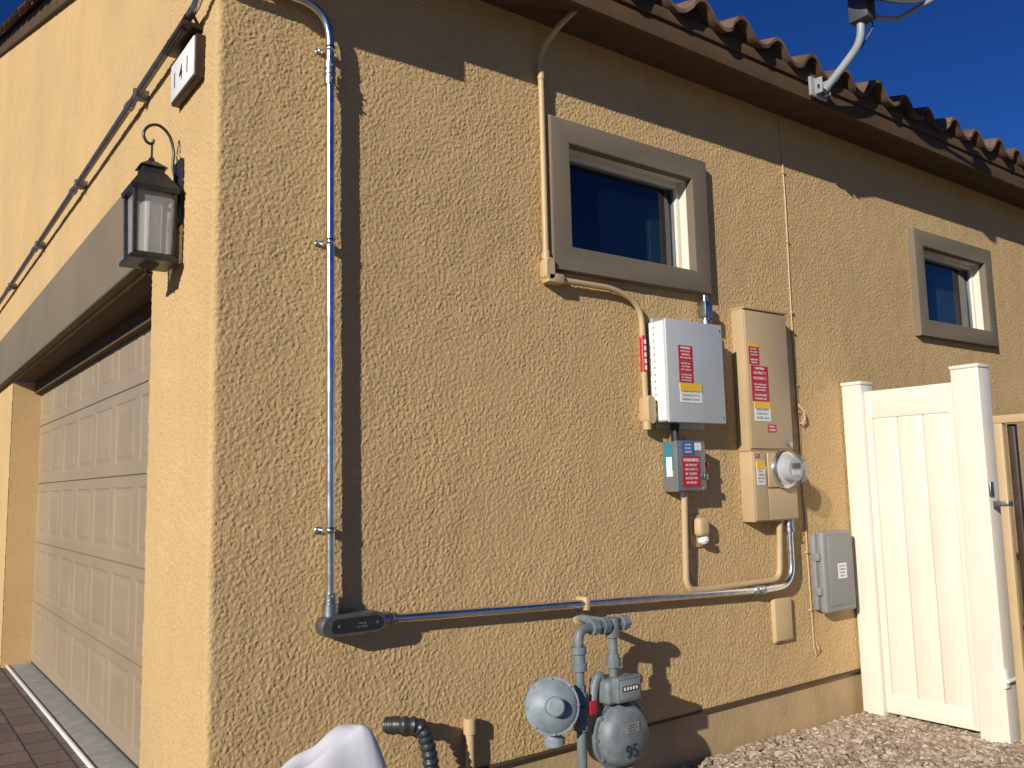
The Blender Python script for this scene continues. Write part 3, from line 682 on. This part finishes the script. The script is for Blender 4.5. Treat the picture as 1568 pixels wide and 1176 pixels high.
# ---------------------------------------------------------------- satellite dish
d=empty("satellite_dish")
box("mount_foot",(3.02,-.302,3.315),(3.17,-.286,3.42),'dish',d,.004)
box("mount_flange_a",(3.055,-.345,3.325),(3.065,-.302,3.41),'dish',d,.002); box("mount_flange_b",(3.125,-.345,3.325),(3.135,-.302,3.41),'dish',d,.002)
rod("pivot_bolt",(3.045,-.33,3.36),(3.145,-.33,3.36),.009,'emt',d,10)
mast=fillet([(3.095,-.33,3.345),(3.19,-.42,3.50),(3.27,-.46,3.62),(3.27,-.47,3.95)],[.1,.1],n=8)
sweep("mast",mast,.021,'dish',d,16)
box("dish_clamp",(3.225,-.53,3.72),(3.315,-.42,3.93),'dishd',d,.008)
ax=Vector((-.35,-.75,.55)).normalized()
prof=[(-.07,.001),(-.065,.08),(-.05,.16),(-.025,.235),(.0,.29),(.006,.292),(-.018,.24),(-.045,.16),(-.058,.08),(-.062,.001)]
_lathe("reflector",Vector((3.36,-.52,3.98)),ax,prof,'dishd',d,48)
sweep("lnb_arm",[(3.29,-.50,3.74),(3.40,-.60,3.72),(3.62,-.85,3.88)],.012,'dish',d,10)
box("lnb",(3.57,-.90,3.86),(3.67,-.82,3.96),'dish',d,.015)
sweep("coax",[(3.30,-.50,3.80),(3.33,-.50,3.70),(3.30,-.44,3.60),(3.22,-.40,3.50),(3.14,-.34,3.38),(3.155,-.30,3.33)],.004,'black',d,8)

# ---------------------------------------------------------------- light, sky, camera
dirv=Vector((1,.43,-.42)).normalized()
sun=bpy.data.lights.new("sun",'SUN'); sun.energy=4.9; sun.angle=math.radians(.53); sun.color=(1,.94,.83)
so=bpy.data.objects.new("sun",sun); COL.objects.link(so); so.rotation_euler=dirv.to_track_quat('-Z','Y').to_euler(); so.location=(-5,-3,6)
w=bpy.data.worlds.new("World"); scene.world=w; w.use_nodes=True
nt=w.node_tree; bg=nt.nodes["Background"]; sky=nt.nodes.new("ShaderNodeTexSky"); sky.sky_type='NISHITA'; sky.sun_disc=False
ts=-dirv; sky.sun_elevation=math.asin(ts.z); sky.sun_rotation=math.atan2(ts.x,ts.y)%(2*math.pi)
sky.air_density=1; sky.dust_density=.1; sky.ozone_density=3; sky.altitude=600
v1=nt.nodes.new("ShaderNodeVectorMath"); v1.operation='MULTIPLY'; v1.inputs[1].default_value=(.06,.115,.195)
v2=nt.nodes.new("ShaderNodeVectorMath"); v2.operation='MINIMUM'; v2.inputs[1].default_value=(1.1,1.1,1.4)
gm=nt.nodes.new("ShaderNodeGamma"); gm.inputs[1].default_value=1.3
v3=nt.nodes.new("ShaderNodeVectorMath"); v3.operation='SCALE'; v3.inputs["Scale"].default_value=4.2
nt.links.new(sky.outputs[0],v1.inputs[0]); nt.links.new(v1.outputs[0],v2.inputs[0]); nt.links.new(v2.outputs[0],gm.inputs[0]); nt.links.new(gm.outputs[0],v3.inputs[0])
nt.links.new(v3.outputs[0],bg.inputs[0]); bg.inputs[1].default_value=.08
scene.view_settings.view_transform='Standard'; scene.view_settings.look='None'; scene.view_settings.exposure=0; scene.view_settings.gamma=1
yaw,pit,rol=[math.radians(v_) for v_ in (36.805055,6.7013,-1.34495)]
fwd=Vector((math.sin(yaw)*math.cos(pit),math.cos(yaw)*math.cos(pit),math.sin(pit)))
r0=Vector((math.cos(yaw),-math.sin(yaw),0)); u0=r0.cross(fwd)
rt=r0*math.cos(rol)+u0*math.sin(rol); up=-r0*math.sin(rol)+u0*math.cos(rol)
cam=bpy.data.cameras.new("camera"); cam.sensor_width=36; cam.lens=1312.73/1568*36; cam.clip_end=2000; cam.clip_start=.02
co=bpy.data.objects.new("camera",cam); COL.objects.link(co)
mt=Matrix(((rt.x,up.x,-fwd.x,-.87359),(rt.y,up.y,-fwd.y,-2.8),(rt.z,up.z,-fwd.z,1.3),(0,0,0,1)))
co.matrix_world=mt; scene.camera=co
